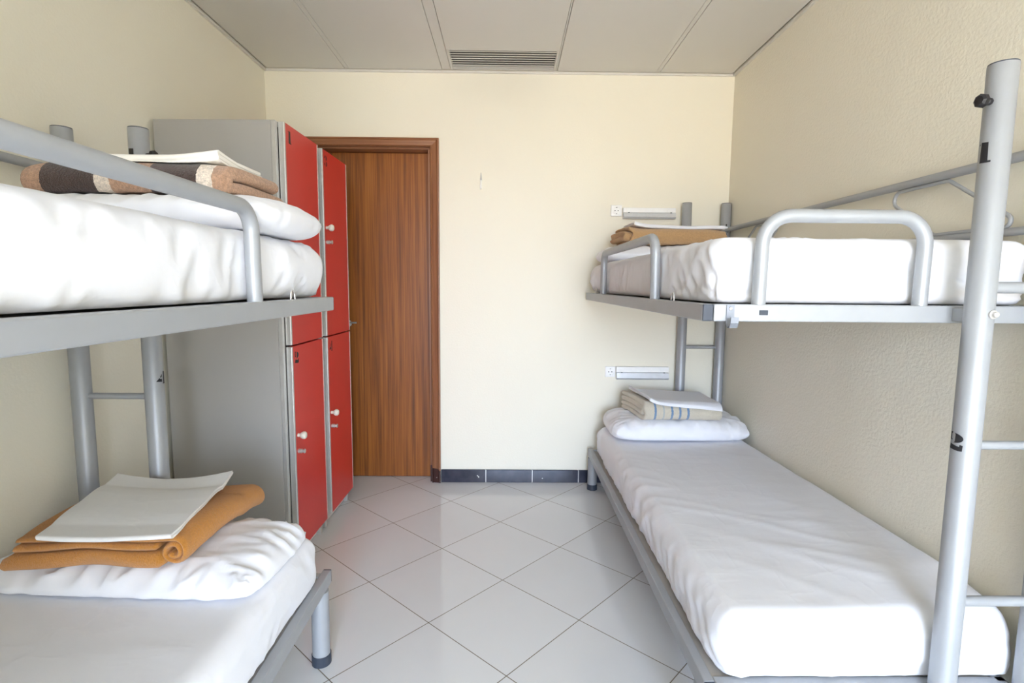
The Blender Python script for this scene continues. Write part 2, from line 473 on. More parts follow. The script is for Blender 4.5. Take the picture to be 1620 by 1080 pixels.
# ------------------------------------------------------------------ lockers
def locker(y0, y1, nums, root_loc, label):
    L = empty('locker', root_loc)
    tag(L, label, 'locker', 'red two-door lockers beside the wooden door')
    xb, xf = -1.400, -.9135      # back and front of the carcass
    zt = 1.893
    MB().box(xb, xf - .018, y0, y1, .055, zt, .001, 1).build('body', M['locker_side'], L)
    st_ = MB(); st_.box(xf - .018, xf, y0, y0 + .022, .055, zt, .002, 1); st_.box(xf - .018, xf, y1 - .022, y1, .055, zt, .002, 1)
    st_.box(xf - .018, xf, y0 + .022, y1 - .022, zt - .02, zt, .002, 1)
    st_.build('front_profile', M['alu'], L)
    MB().box(xf - .0175, xf - .003, y0 + .022, y1 - .022, .07, zt - .02).build('door_gap_shade', M['black'], L)  # black sheet stands in for the shade in the gaps around the doors
    for yy in (y0 + .02, y1 - .05):
        MB().box(xf - .028, xf - .006, yy, yy + .03, 0, .07, .003).build('foot', M['alu'], L)
        MB().box(xb + .03, xb + .06, yy, yy + .03, 0, .057, .003).build('foot', M['alu'], L)
    MB().box(xf - .032, xf - .0285, y0 + .02, y1 - .02, .004, .056).build('kick_plate', M['ceiling'], L)
    d0, d1 = y0 + .024, y1 - .026
    for (za, zb), ch in (((.991, 1.893), nums[0]), ((.078, .984), nums[1])):
        x0, x1 = xf + .001, xf + .0255
        D = MB().box(x0 + .002, x1 - .0012, d0 + .010, d1 - .006, za, zb).build('door', M['red'], L)
        e = MB()
        e.box(x0, x1, d0, d0 + .0135, za, zb, .002, 2); e.box(x0, x1, d1 - .009, d1, za, zb, .002, 2)
        e.build('edge_profile', M['alu'], D)
        ky, kz = d0 + .036, (za + .545 if ch in '13' else za + .516)
        if ch in '24': kz = .597
        else: kz = 1.522
        MB().lathe((x1 - .0012, ky, kz), (1, 0, 0), [(0, .008), (.010, .0075), (.014, .012), (.022, .0165), (.030, .0165), (.036, .012), (.038, .004)], 18).build('knob', M['knob'], D, True)
        k = MB(); k.lathe((x1 - .0012, ky, kz - .070), (1, 0, 0), [(0, .0095), (.016, .0095), (.0165, .0065), (.024, .0065), (.0245, .0095), (.029, .0095)], 16)
        k.build('lock', M['steel'], D, True)
        hgt = .052
        numeral(ch, hgt, lambda u, w, X=x1, Y=d0 + .052, Z=zb - .075: (X - .0008, Y + u, Z + w), D, 2)
    return L
lk1 = locker(-1.085, -.672, '12', (-1.16, -.88, 0), 'grey locker with two red doors, nearer the bunk bed, stencilled 1 and 2')
lk2 = locker(-.668, -.255, '34', (-1.16, -.46, 0), 'grey locker with two red doors, next to the wooden door, stencilled 3 and 4')
for L_ in (lk1, lk2):      # the pair stands very slightly turned out of the wall
    R_ = Matrix.Translation((-1.40, -1.085, 0)) @ Matrix.Rotation(math.radians(-1.2), 4, 'Z') @ Matrix.Translation((1.40, 1.085, 0))
    L_.matrix_world = R_ @ L_.matrix_world

# ------------------------------------------------------------------ bunk beds
AH, AF, BX = 1.085, 1.105, 1.321      # inner post at head / foot, outer post
YH, YFt = -.045, -2.072
def bunk(X, dy, label, mirrored, lz, marks):
    """X maps the local x (right-hand bed) to world x; dy shifts along the room"""
    P = lambda x, y, z: Vector((X(x), y + dy, z))
    def Bx(mb, x0, x1, y0, y1, z0, z1, bev=0, seg=2): return mb.box(X(x0), X(x1), y0 + dy, y1 + dy, z0, z1, bev, seg)
    B = empty('bunk_bed', P(.9, -1.05, 0)); tag(B, label, 'bunk bed', 'silver metal bunk beds')
    pr = .0285
    ptop = 1.722 if mirrored else 1.745
    posts = {}
    for key, x, y in (('AH', AH, YH), ('BH', BX, YH), ('AF', AF, YFt), ('BF', BX, YFt)):
        p = MB(); p.tube([P(x, y, .03), P(x, y, ptop - .003), P(x, y, ptop - .001)], [pr, pr, pr - .002], 32)
        o = p.build('post', M['metal'], B, True, angle=50); posts[key] = o
        MB().tube([P(x, y, 0), P(x, y, .035)], pr + .0025, 28).build('foot_cap', M['cap'], o, True, angle=50)
        MB().tube([P(x, y, ptop - .002), P(x, y, ptop + .0005)], pr - .001, 28).build('top_cap', M['cap'], o, True, angle=50)
    for y, xa in ((YH, AH), (YFt, AF)):
        for z, r in ((1.253, .0135), (.880, .0105), (.487, .0125)):
            MB().tube([P(xa + .02, y, z), P(BX - .02, y, z)], r, 16, cap=False).build('rung', M['metal'], B, True)
    # upper frame: tube rectangle
    u = MB()
    z0, z1 = 1.166, 1.208
    Bx(u, .486, .512, -2.004, -.075, z0, z1, .003)
    Bx(u, 1.285, 1.311, -2.004, -.110, z0, z1, .003)
    Bx(u, .512, 1.311, -2.012, -1.984, z0, z1, .003); Bx(u, .512, 1.30, -.105, -.079, z0, z1, .003)
    for yy in (-.5, -1.0, -1.5): Bx(u, .51, 1.29, yy - .012, yy + .012, z0 + .002, z0 + .03, .002)
    u.build('upper_frame', M['metal'], B)
    MB().box(X(.487), X(.511), -2.0085 + dy, -2.002 + dy, z0 + .001, z1 - .001, .0015, 2).build('end_cap', M['cap'], B)
    MB().box(X(.487), X(.511), -.0775 + dy, -.070 + dy, z0 + .001, z1 - .001, .0015, 2).build('end_cap', M['cap'], B)
    Bx(MB(), .513, 1.284, -1.983, -.106, z1 - .014, z1 - .005).build('bed_base', M['deck'], B)
    # brackets to the posts
    for y, xa, s in ((YFt, AF, 1), (YH, AH, -1)):
        for xx in (xa, BX - .012):
            b_ = MB(); ya, yb = (y + .02, -2.010) if s == 1 else (-.082, y - .02)
            Bx(b_, xx - .012, xx + .012, ya, yb, z0 + .006, z1 - .006, .002); b_.build('bracket', M['metal'], B)
        bo = MB(); yo = y - .0275 * s
        d = Vector((0, -s, 0))
        xo = xa + .006
        bo.lathe(P(xo, yo + .001 * s, 1.192), d, [(0, .010), (.006, .010), (.0065, .006), (.014, .006), (.0145, .0045), (.0146, .002)], 16)
        bo.build('bolt', M['steel'], B, True)
    # lower frame and front legs
    l = MB(); a, b_ = lz
    Bx(l, .523, .551, -2.034, -.060, a, b_, .003); Bx(l, 1.285, 1.311, -2.034, -.110, a, b_, .003)
    Bx(l, .551, 1.311, -2.042, -2.014, a, b_, .003); Bx(l, .551, 1.30, -.105, -.079, a, b_, .003)
    for yy in (-.5, -1.0, -1.5): Bx(l, .55, 1.29, yy - .012, yy + .012, a + .002, a + .03, .002)
    l.build('lower_frame', M['metal'], B)
    for ya, yb in ((-2.0385, -2.032), (-.0625, -.054)):
        Bx(MB(), .524, .550, ya, yb, a + .001, b_ - .001, .0015, 2).build('end_cap', M['cap'], B)
    Bx(MB(), .552, 1.284, -2.013, -.106, b_ - .014, b_ - .005).build('bed_base', M['deck'], B)
    for y in (-.112, -1.985):
        o = MB().tube([P(.545, y, .028), P(.545, y, a + .0005)], .0285, 28).build('leg', M['metal'], B, True, angle=50)
        MB().tube([P(.545, y, 0), P(.545, y, .034)], .0312, 28).build('foot_cap', M['cap'], o, True, angle=50)
    # guard rails
    rr = .0165
    zt = 1.411
    MB().tube(arc_path([P(.5025, -.568, z1 - .001), P(.5000, -.578, zt), P(.5000, -1.516, zt), P(.5025, -1.521, z1 - .001)], .055, 8), rr, 18).build('guard_rail', M['metal'], B, True)
    MB().tube(arc_path([P(.626, -1.9955, z1 - .001), P(.629, -1.9955, zt + .010), P(1.026, -1.9955, zt + .010), P(1.023, -1.9955, z1 - .001)], .068, 8), rr, 18).build('guard_rail', M['metal'], B, True)
    # wall rail with bent wire
    rw = MB().tube([P(BX - .004, YH - .02, 1.585), P(BX, -.12, 1.587), P(BX, -1.98, 1.587), P(BX - .004, YFt + .02, 1.585)], .0135, 14).build('wall_rail', M['metal'], B, True)
    MB().tube([P(BX, -.08, 1.398), P(BX, -2.04, 1.398)], .011, 12).build('lower_wall_rail', M['metal'], B, True)
    for sgn, yc in ((1, -1.665), (-1, -.47)):
        q = lambda dyy, z: P(BX, yc - sgn * dyy, z)
        pts = [q(-.085, 1.5685), q(.02, 1.5685), q(.27, 1.412), q(.16, 1.412), q(-.02, 1.412), q(-.265, 1.5685), q(-.085, 1.5685)]
        MB().tube(arc_path(pts, [0, .03, .026, .01, .03, .026, 0], 6)[:-1], .0058, 10, closed=True).build('rail_wire', M['metal'], rw, True)
    # mattress loops of bent wire on the frame
    for y in (-.372, -1.735):
        pts = [P(.496, y - .014, z1 - .004), P(.496, y - .011, z1 + .016), P(.498, y, z1 + .026), P(.496, y + .011, z1 + .016), P(.496, y + .014, z1 - .004)]
        MB().tube(arc_path(pts, .010, 5), .0024, 8).build('mattress_loop', M['steel'], B, True)
    # coat hook screwed to the foot of the frame
    hk = MB()
    sec = [(0, 1.206), (0, 1.160), (.008, 1.152), (.020, 1.153), (.026, 1.164), (.027, 1.178)]
    for i in range(len(sec) - 1):
        (ya, za), (yb, zb) = sec[i], sec[i + 1]
        dv = Vector((yb - ya, zb - za)).normalized(); nx, nz = -dv.y, dv.x
        th = .0011
        v = []
        for (yy, zz) in (sec[i], sec[i + 1]):
            for s_ in (-1, 1):
                for xx in (.541, .560):
                    v.append(P(xx, -2.0145 - yy - s_ * nx * th, zz + s_ * nz * th))
        hk.add(v, [(0, 1, 3, 2), (4, 5, 7, 6), (0, 1, 5, 4), (2, 3, 7, 6), (0, 2, 6, 4), (1, 3, 7, 5)])
    ho = hk.build('coat_hook', M['hook_metal'], B)
    MB().lathe(P(.5505, -2.0155, 1.197), (0, -1, 0), [(0, .0045), (.002, .0042), (.0035, .002)], 12).build('screw', M['steel'], ho, True)
    # pressed slot in the foot of the frame
    sl = MB(); Bx(sl, .622, .643, -2.0135, -2.0115, 1.182, 1.194, .0008, 1); sl.build('frame_slot', M['cap'], B)
    # plastic clamp knobs near the post tops
    for x, y in ((AF, YFt),) + (((AH, YH),) if mirrored else ()):
        sg = -1 if X(1) > X(0) else 1       # aisle side in world x
        d = Vector((sg, -.22, 0)).normalized()
        c = P(x, y, ptop - .083)
        k = MB().lathe(c + d * (pr - .002), d, [(0, .0075), (.010, .0085), (.014, .006), (.017, .012), (.021, .0150), (.030, .0145), (.034, .010), (.035, .003)], 8)
        k.build('clamp_knob', M['black'], B, True, angle=30)
        MB().lathe(c - d * (pr - .002), -d, [(0, .006), (.006, .006), (.008, .003)], 10).build('bolt_cap', M['black'], B, True)
    # stencilled numbers facing the aisle
    az0 = PI + .12 if X(1) > X(0) else -.22
    for key, ch, z, hh in marks:
        x, y = {'AH': (AH, YH), 'AF': (AF, YFt)}[key]
        c = P(x, y, 0)
        numeral(ch, hh, lambda u, w, c=c, z=z: c + Vector(((pr + .0005) * math.cos(az0 + u / pr), (pr + .0005) * math.sin(az0 + u / pr), z + w)), posts[key], 10)
    # two screw holes / slot at the head posts
    for z in (1.615, 1.562):
        MB().lathe(P(BX - .006, YH - pr + .0012, z), (0, -1, 0), [(0, .0055), (.001, .0055), (.0012, .004)], 10).build('screw_hole', M['black'], posts['BH'])
    return B
RB = bunk(lambda x: x, 0.0, 'silver metal bunk bed along the right wall, numbers 1 and 2 on its near post', False, (.197, .243),
          [('AF', '1', 1.530, .046), ('AF', '2', .868, .044)])
LB = bunk(lambda x: -.05 - x, -1.53, 'silver metal bunk bed along the left wall, its far post stencilled 4', True, (.250, .294),
          [('AH', '4', .922, .040)])
# punched slot in the far post of the left bunk
MB().box(-1.1475, -1.1345, -1.606, -1.6025, 1.620, 1.655, .0008, 1).build('post_slot', M['black'], LB)

# ------------------------------------------------------------------ bedding
def ridge(t): 
    a = 1 - abs(t) * 2.2
    return a * a if a > 0 else 0
def nz(x, y, z): return noise.noise(Vector((x, y, z)))

def mattress(name, x0, x1, y0, y1, z0, z1, r, seed, label, foot=-1, wr=1.0, step=.013, crown=.0, lift=None, mat='sheet', rv=.055, bulge=None):
    """sheeted mattress: rounded block, sheet wrinkles pressed into the surface"""
    nx, ny, nzz = max(6, int((x1 - x0) / step)), int((y1 - y0) / step), max(8, int((z1 - z0) / (step * .8)))
    idx = {}; V = []; F = []
    def g(i, j, k):
        key = (i, j, k)
        if key not in idx:
            idx[key] = len(V); V.append(Vector((x0 + (x1 - x0) * i / nx, y0 + (y1 - y0) * j / ny, z0 + (z1 - z0) * k / nzz)))
        return idx[key]
    for i in range(nx):
        for j in range(ny):
            F.append((g(i, j, nzz), g(i + 1, j, nzz), g(i + 1, j + 1, nzz), g(i, j + 1, nzz)))
            F.append((g(i, j, 0), g(i, j + 1, 0), g(i + 1, j + 1, 0), g(i + 1, j, 0)))
    for i in range(nx):
        for k in range(nzz):
            F.append((g(i, 0, k), g(i + 1, 0, k), g(i + 1, 0, k + 1), g(i, 0, k + 1)))
            F.append((g(i, ny, k), g(i, ny, k + 1), g(i + 1, ny, k + 1), g(i + 1, ny, k)))
    for j in range(ny):
        for k in range(nzz):
            F.append((g(0, j, k), g(0, j, k + 1), g(0, j + 1, k + 1), g(0, j + 1, k)))
            F.append((g(nx, j, k), g(nx, j + 1, k), g(nx, j + 1, k + 1), g(nx, j, k + 1)))
    cx, cy = (x0 + x1) / 2, (y0 + y1) / 2
    out = []
    for p in V:
        # plan rounding
        hx, hy = (x1 - x0) / 2, (y1 - y0) / 2
        qx, qy = p.x - cx, p.y - cy
        rt = r if p.z > (z0 + z1) / 2 else .025
        # vertical rounding
        inn = Vector((max(-hx + rv, min(hx - rv, qx)), max(-hy + rv, min(hy - rv, qy)), 0))
        d2 = Vector((qx - inn.x, qy - inn.y, 0))
        L2 = max(abs(d2.x), abs(d2.y))
        if L2 > 1e-9 and d2.length > 1e-9: d2 = d2 / d2.length * L2      # square -> disc
        pp = Vector((cx, cy, 0)) + inn + d2; pp.z = p.z
        dist = L2                        # 0..rv ; rv on the side wall
        nrm = Vector((0, 0, 1)) if p.z >= z1 - 1e-6 else (Vector((0, 0, -1)) if p.z <= z0 + 1e-6 else Vector((0, 0, 0)))
        side = d2.normalized() if d2.length > 1e-9 else Vector((0, 0, 0))
        # round the top / bottom edge
        zc = z1 - rt if p.z > (z0 + z1) / 2 else z0 + rt
        a = dist - (rv - rt); bz = (p.z - zc) if p.z > (z0 + z1) / 2 else (zc - p.z)
        if a > 0 and bz > 0:
            m = max(a, bz); l = math.hypot(a, bz); kf = m / l
            a2, b2 = a * kf, bz * kf
            base = Vector((cx, cy, 0)) + inn + side * (rv - rt + a2)
            pp = Vector((base.x, base.y, zc + b2 if p.z > (z0 + z1) / 2 else zc - b2))
            nrm = (side * a2 + Vector((0, 0, b2 if p.z > (z0 + z1) / 2 else -b2))).normalized()
        elif nrm.length < .5: nrm = side
        topw = max(0, nrm.z); sw = 1 - abs(nrm.z)
        h = (pp.z - z0) / (z1 - z0)
        s = pp.x if abs(side.y) > abs(side.x) else pp.y
        disp = .0035 * nz(pp.x * 3.1 + seed, pp.y * 3.1, pp.z * 4)
        # top creases run across the bed
        disp += topw * wr * (.0055 * ridge(1.6 * nz(pp.x * 2.0 + seed, pp.y * 7 + pp.x * 4, seed)) * max(0, .15 + nz(pp.x * 2, pp.y * 1.5, seed + 5))
                             + .0008 * nz(pp.x * 6, pp.y * 15, seed + 2))
        # side drape folds, deeper towards the tuck
        zz = pp.z - z0
        fold = (ridge(nz(s * 7 + zz * 6 + seed, zz * 3, seed + 3)) * .008 + ridge(nz(s * 16 - zz * 9, seed, zz * 4)) * .005
                + .004 * nz(s * 5 + zz * 16, zz * 9, seed + 8))
        disp += sw * wr * (1.2 - h * .7) * (1.7 * fold - .010)
        disp += sw * (.007 * math.sin(PI * min(1, max(0, h))) - .004)       # slightly bulging wall
        # gathered corner at the foot / head
        for ex, ey in ((x0, y0), (x0, y1), (x1, y0), (x1, y1)):
            dd = math.hypot(pp.x - ex, pp.y - ey)
            if dd < .20:
                wgt = (1 - dd / .20)
                ang = math.atan2(pp.z - z0 + .02, (pp.x - ex) * (1 if ex == x0 else -1) + (pp.y - ey) * (1 if ey == y0 else -1) * .0 + abs(pp.y - ey))
                disp += wgt * sw * .0045 * math.sin(ang * 17 + seed + 3 * nz(pp.x * 5, pp.y * 5, seed))
        # head and foot pulled flatter
        if sw > .5: disp = min(disp, .0015)
        if bulge and sw > .2 and side.x * bulge[0] > .2:
            disp += sw * bulge[2] * max(0, min(1, (pp.y - bulge[1]) / .10)) * math.sin(PI * max(.08, min(1, h * .9)))
        pp = pp + nrm * disp
        pp.z += crown * topw * (1 - ((pp.x - cx) / hx) ** 2) * (1 - ((pp.y - cy) / hy) ** 4)
        if lift: pp.z += lift(pp.x, pp.y) * max(0, min(1, h))
        if pp.z < z0: pp.z = z0
        out.append(pp)
    o = finish(name, out, F, M[mat], None, True, (cx, cy, z0))
    return tag(o, label, 'mattress', 'sheeted mattresses')

MZ = 1.2095
def lift_wall(x, y):
    a = max(0, min(1, (x - .85) / .45)); t = max(0, min(1, -y / 1.8)); f = max(0, min(1, (y + 2.03) / .22))
    return .040 * a * t * (.35 + .65 * f) + .006
mats = {}
mats['UR'] = mattress('mattress', .5225, 1.341, -1.970, -.120, MZ, 1.374, .040, 3.1, 'white sheeted mattress on the upper bunk of the right bed', wr=1.2, bulge=(-1, -.50, .030))
mats['LR'] = mattress('mattress', .556, 1.341, -2.034, -.120, .2445, .404, .066, 9.7, 'white sheeted mattress on the lower bunk of the right bed', wr=1.15, lift=lift_wall)
mats['UL'] = mattress('mattress', -1.412, -.5725, -3.505, -1.630, MZ, 1.366, .035, 15.2, 'white sheeted mattress on the upper bunk of the left bed', wr=1.25, bulge=(1, -2.03, .026))
mats['LL'] = mattress('mattress', -1.412, -.590, -3.530, -1.640, .2955, .455, .05, 21.4, 'white sheeted mattress on the lower bunk of the left bed', wr=.7)
from mathutils.bvhtree import BVHTree
def surface(*objs):
    out = []
    for o in objs:
        out.append(BVHTree.FromPolygons([o.location + v.co for v in o.data.vertices], [tuple(p.vertices) for p in o.data.polygons]))
    def f(x, y):
        best = None
        for t in out:
            h = t.ray_cast(Vector((x, y, 5)), Vector((0, 0, -1)))
            if h[0] is not None and (best is None or h[0].z > best): best = h[0].z
        return best
    return f
def settle(o, surf, gap=.0012):
    """let a soft thing rest on what lies under it instead of sinking in"""
    for v in o.data.vertices:
        z = surf(v.co.x + o.location.x, v.co.y + o.location.y)
        if z is not None and v.co.z + o.location.z < z + gap: v.co.z = z + gap - o.location.z
    o.data.update()
    return o

class Pillow:
    def __init__(s, cx, cy, hx, hy, z0, thick, rot, seed, px=4.0, py=3.0, q=.55, seam=.035, tilt=(0, 0)):
        s.__dict__.update(locals())
    def loc(s, x, y):
        dx, dy = x - s.cx, y - s.cy; c, n = math.cos(-s.rot), math.sin(-s.rot)
        return (dx * c - dy * n) / s.hx, (dx * n + dy * c) / s.hy
    def prof(s, u, v):
        a = max(0, 1 - abs(u) ** s.px); b = max(0, 1 - abs(v) ** s.py)
        return (a * b) ** s.q
    def top(s, x, y):
        u, v = s.loc(x, y)
        return s.z0 + s.seam + (s.thick - s.seam) * s.prof(max(-1, min(1, u)), max(-1, min(1, v))) + s.tilt[0] * u + s.tilt[1] * v
    def build(s, label, mat='sheet', hem=None, pucker=1.0):
        nu, nv = 90, 56
        V = []; F = []
        c, n = math.cos(s.rot), math.sin(s.rot)
        def pos(i, j, topside):
            # denser sampling towards the seam
            u = math.sin((i / nu - .5) * PI); v = math.sin((j / nv - .5) * PI)
            e = s.prof(u, v)
            edge = max(abs(u), abs(v))
            uu = u * (1 - .055 * v ** 4); vv = v * (1 - .075 * u ** 6)
            x = uu * s.hx; y = vv * s.hy
            w = ridge(nz(u * s.hx * 16 + s.seed, v * 1.3, s.seed)) if abs(v) > abs(u) * .9 else ridge(nz(v * s.hy * 16 + s.seed, u * 1.3, s.seed + 4))
            puck = pucker * (edge ** 3) * (1 - edge ** 30) * (.020 * w - .007)
            wrk = .005 * nz(x * 8 + s.seed, y * 8, 1) + .006 * ridge(nz(x * 6 + y * 5 + s.seed, y * 9 - x * 4, 2)) - .001
            if topside: z = s.seam + (s.thick - s.seam) * e + (puck + wrk * e)
            else: z = s.seam * max(0, 1 - min(1, e * 1.25)) ** 1.6
            z += s.tilt[0] * u + s.tilt[1] * v
            x += .004 * nz(v * 6, s.seed, 0) * edge; y += .006 * nz(u * 9, s.seed, 3) * edge ** 4
            return Vector((s.cx + x * c - y * n, s.cy + x * n + y * c, s.z0 + z))
        idx = {}
        for side in (1, 0):
            for i in range(nu + 1):
                for j in range(nv + 1):
                    if side == 0 and (i in (0, nu) or j in (0, nv)): idx[(0, i, j)] = idx[(1, i, j)]
                    else: idx[(side, i, j)] = len(V); V.append(pos(i, j, side))
            for i in range(nu):
                for j in range(nv):
                    F.append((idx[(side, i, j)], idx[(side, i + 1, j)], idx[(side, i + 1, j + 1)], idx[(side, i, j + 1)]))
        o = finish('pillow', V, F, M[mat], None, True, (s.cx, s.cy, s.z0))
        if hem:   # open end of the pillowcase lying out flat
            (ua, ub), (va, vb), dz = hem
            hv = []; hf = []; k = 10
            for a in range(k + 1):
                for b in range(4):
                    u = ua + (ub - ua) * a / k; v = va + (vb - va) * b / 3
                    x, y = u * s.hx, v * s.hy
                    hv.append((s.cx + x * c - y * n, s.cy + x * n + y * c, s.z0 + dz + .003 * nz(a * .5, b, s.seed)))
            m_ = len(hv)
            hv += [(x, y, z - .004) for x, y, z in hv]
            for a in range(k):
                for b in range(3):
                    i0 = a * 4 + b
                    hf.append((i0, i0 + 1, i0 + 5, i0 + 4)); hf.append((m_ + i0, m_ + i0 + 4, m_ + i0 + 5, m_ + i0 + 1))
            for a in range(k):
                for b in (0, 3):
                    i0 = a * 4 + b; hf.append((i0, i0 + 4, m_ + i0 + 4, m_ + i0))
            for a in (0, k):
                for b in range(3):
                    i0 = a * 4 + b; hf.append((i0, i0 + 1, m_ + i0 + 1, m_ + i0))
            finish('pillowcase_hem', hv, hf, M[mat], o, True)
        return tag(o, label, 'pillow', 'white pillows')

pUR = Pillow(.905, -.325, .388, .195, 1.375, .092, 0, 2.0, q=.5)
pLR = Pillow(.962, -.325, .378, .198, .420, .116, 0, 6.0, px=6, py=4, q=.46, seam=.040)
pUL = Pillow(-.938, -1.880, .418, .214, 1.371, .084, 0, 11.0, px=8.0, py=3, q=.5, seam=.046)
pLL = Pillow(-.978, -1.845, .375, .190, .457, .080, math.radians(-3), 17.0, px=6, py=3.2, q=.5, seam=.016)
oUR = settle(pUR.build('white pillow on the upper right bunk under the tan blanket'), surface(mats['UR']), .003)
oLR = settle(pLR.build('white pillow on the lower right bunk under the blue-striped beige blanket'), surface(mats['LR']))
oUL = settle(pUL.build('white pillow on the upper left bunk under the brown striped blanket', pucker=.7), surface(mats['UL']), .004)
oLL = settle(pLL.build('white pillow on the lower left bunk under the orange blanket', hem=((.66, 1.0), (-1.10, -.93), .006), pucker=1.3), surface(mats['LL']))

def textile(paths, t, L, nl, fn, mat, name, origin, capround=.0, res=.006):
    """folded cloth: every path is the (q, w) centre line of a layer seen end-on, drawn out along l in [0, L];
    fn(q, w, l, k) gives the world point"""
    V = []; F = []
    for k, path in enumerate(paths):
        tk = t[k] if isinstance(t, (list, tuple)) else t
        pts = [Vector((a, b)) for a, b in path]
        # resample
        P = [pts[0]]
        for a, b in zip(pts, pts[1:]):
            n = max(1, int((b - a).length / res))
            for i in range(1, n + 1): P.append(a.lerp(b, i / n))
        n = len(P)
        T_ = [(P[min(i + 1, n - 1)] - P[max(i - 1, 0)]).normalized() for i in range(n)]
        N_ = [Vector((-d.y, d.x)) for d in T_]
        ls = []
        if capround:
            m = 6
            for i in range(m + 1): ls.append((capround * (1 - math.cos(i / m * PI / 2)), max(.12, math.sin(i / m * PI / 2))))
            for i in range(1, nl): ls.append((capround + (L - 2 * capround) * i / nl, 1))
            for i in range(m, -1, -1): ls.append((L - capround * (1 - math.cos(i / m * PI / 2)), max(.12, math.sin(i / m * PI / 2))))
        else: ls = [(L * i / nl, 1) for i in range(nl + 1)]
        base = len(V); per = 2 * n + 4
        for l, sc in ls:
            h = tk / 2 * sc
            loop = [P[i] + N_[i] * h for i in range(n)]
            loop += [P[-1] + N_[-1] * h * .5 + T_[-1] * h * .85, P[-1] - N_[-1] * h * .5 + T_[-1] * h * .85]
            loop += [P[i] - N_[i] * h for i in range(n - 1, -1, -1)]
            loop += [P[0] - N_[0] * h * .5 - T_[0] * h * .85, P[0] + N_[0] * h * .5 - T_[0] * h * .85]
            V += [Vector(fn(q.x, q.y, l, k)) for q in loop]
        m = len(ls)
        for i in range(m - 1):
            for j in range(per):
                j2 = (j + 1) % per
                F.append((base + i * per + j, base + i * per + j2, base + (i + 1) * per + j2, base + (i + 1) * per + j))
        for i in (0, m - 1):
            o = base + i * per
            for j in range(n - 1):
                F.append((o + j, o + j + 1, o + 2 * n + 2 - 1 - j - 1, o + 2 * n + 2 - 1 - j))
            F.append((o + n - 1, o + n, o + n + 1, o + n + 2)); F.append((o + 2 * n + 1, o + 2 * n + 2, o + 2 * n + 3, o))
    return finish(name, V, F, M[mat], None, True, origin, angle=70)

def U(D0, D1, zc, R, c, n=10):
    """U path: starts far (D0) low, turns round the near fold at q = c, returns to D1 above"""
    p = [(D0, zc - R)]
    for k in range(n + 1):
        a = -PI / 2 - PI * k / n
        p.append((c + R * math.cos(a), zc + R * math.sin(a)))
    p.append((D1, zc + R)); return p

def smooth_top(p, lo):
    return lambda x, y: max(p.top(x, y), lo)

# --- upper left: brown striped blanket, near fold, slot at its right end
tA = .036
HA = smooth_top(pUL, 1.430)
def fA(q, w, l, k):
    x = -1.112 + l; y = -2.035 + q
    x += .006 * nz(w * 30, y * 8, 3) + (.020 * (q / .28) if l > .3 else 0) * (l / .5)
    y += .006 * nz(x * 7, w * 10, 1)
    z = HA(x, max(y, -2.03) + .0) 
    sq = 1 - .12 * max(0, (l - .40) / .1)
    endf = min(1, l / .05); 
    return (x, y, z + .002 + w * (.82 + .18 * endf ** .5) * sq + .004 * nz(x * 6, y * 6, 7))
bA = textile([U(.27, .24, tA + .001, tA / 2 + .0015, tA * 1.05)], tA, .478, 40, fA, 'striped_wool', 'blanket', (-1.118, -2.035, 1.45), capround=.012)
settle(bA, surface(oUL, mats['UL']), .0045); tag(bA, 'folded wool blanket in brown, tan and cream stripes on the upper left pillow', 'blanket', 'folded blankets')
def fSA(q, w, l, k):
    x = -1.06 + l + .03 * q; y = -2.01 + q
    lift = .010 * max(0, (l - .28) / .09) ** 1.2 * max(0, 1 - q / .09) if l > .28 else 0
    z = HA(min(x, -.70), -1.95) + .068 + w + lift + .002 * nz(x * 9, y * 9, k)
    over = max(0, x + .655)
    return (x + .004 * nz(y * 12, w * 90, k + 2), y + .004 * nz(x * 10, w * 60, 1), z - over * .45)
sA = textile([U(.215, .21, .0165, .0045, .009), U(.20, .205, .0055, .0030, .007)], [.0075, .0045], .392, 30, fSA, 'sheet_ivory', 'folded_sheet', (-.9, -1.9, 1.54))
settle(sA, surface(bA), .004); tag(sA, 'ivory folded sheet on top of the brown striped blanket', 'sheet', 'folded sheets')

# --- lower left: orange fleece, fold at its right side with a curl
HB = smooth_top(pLL, .495)
def fB(q, w, l, k):
    # q: distance from the right fold towards the left, l from near to far
    t = l / .42
    x = -.742 - q + (-.035) * (1 - t) * 1 - .06 * t * (q / .45) - .022 * t; y = -2.02 + l + .03 * (q / .45) * 0
    y += .010 * nz(q * 6, w * 12, 4 + k); x += .008 * nz(l * 8, w * 10, k)
    if q > .3: x -= .06 * (q - .3) / .15 * (1 - w / .09) * (1 - t)
    xx, yy = x, max(y, -1.985)
    z = HB(min(xx, -.70), min(yy + .03, -1.70)) + .003 + w
    z += .010 * nz(x * 5, y * 5, 2) + .016 * (1 - min(1, q / .12)) * t - .010 * max(0, (q - .28) / .17)
    if t > .7: z -= .02 * ((t - .7) / .3) ** 2
    return (x, y, z)
R1 = .0235
curl = [(.425, .078)] + [(.036 + (.032 - .021 * k / 40) * math.cos(PI / 2 + k / 40 * math.radians(590)), .046 + (.032 - .021 * k / 40) * math.sin(PI / 2 + k / 40 * math.radians(590))) for k in range(0, 41)]
bB = textile([[(.425, R1 - .002), (.088, R1 - .002)], [(.420, .0575), (.090, .0575)], curl], [.042, .020, .0150], .400, 36, fB, 'orange_wool', 'blanket', (-.98, -2.0, .54), capround=.016, res=.004)
settle(bB, surface(oLL, mats['LL']), .004); tag(bB, 'folded orange fleece blanket on the lower left pillow', 'blanket', 'folded blankets')
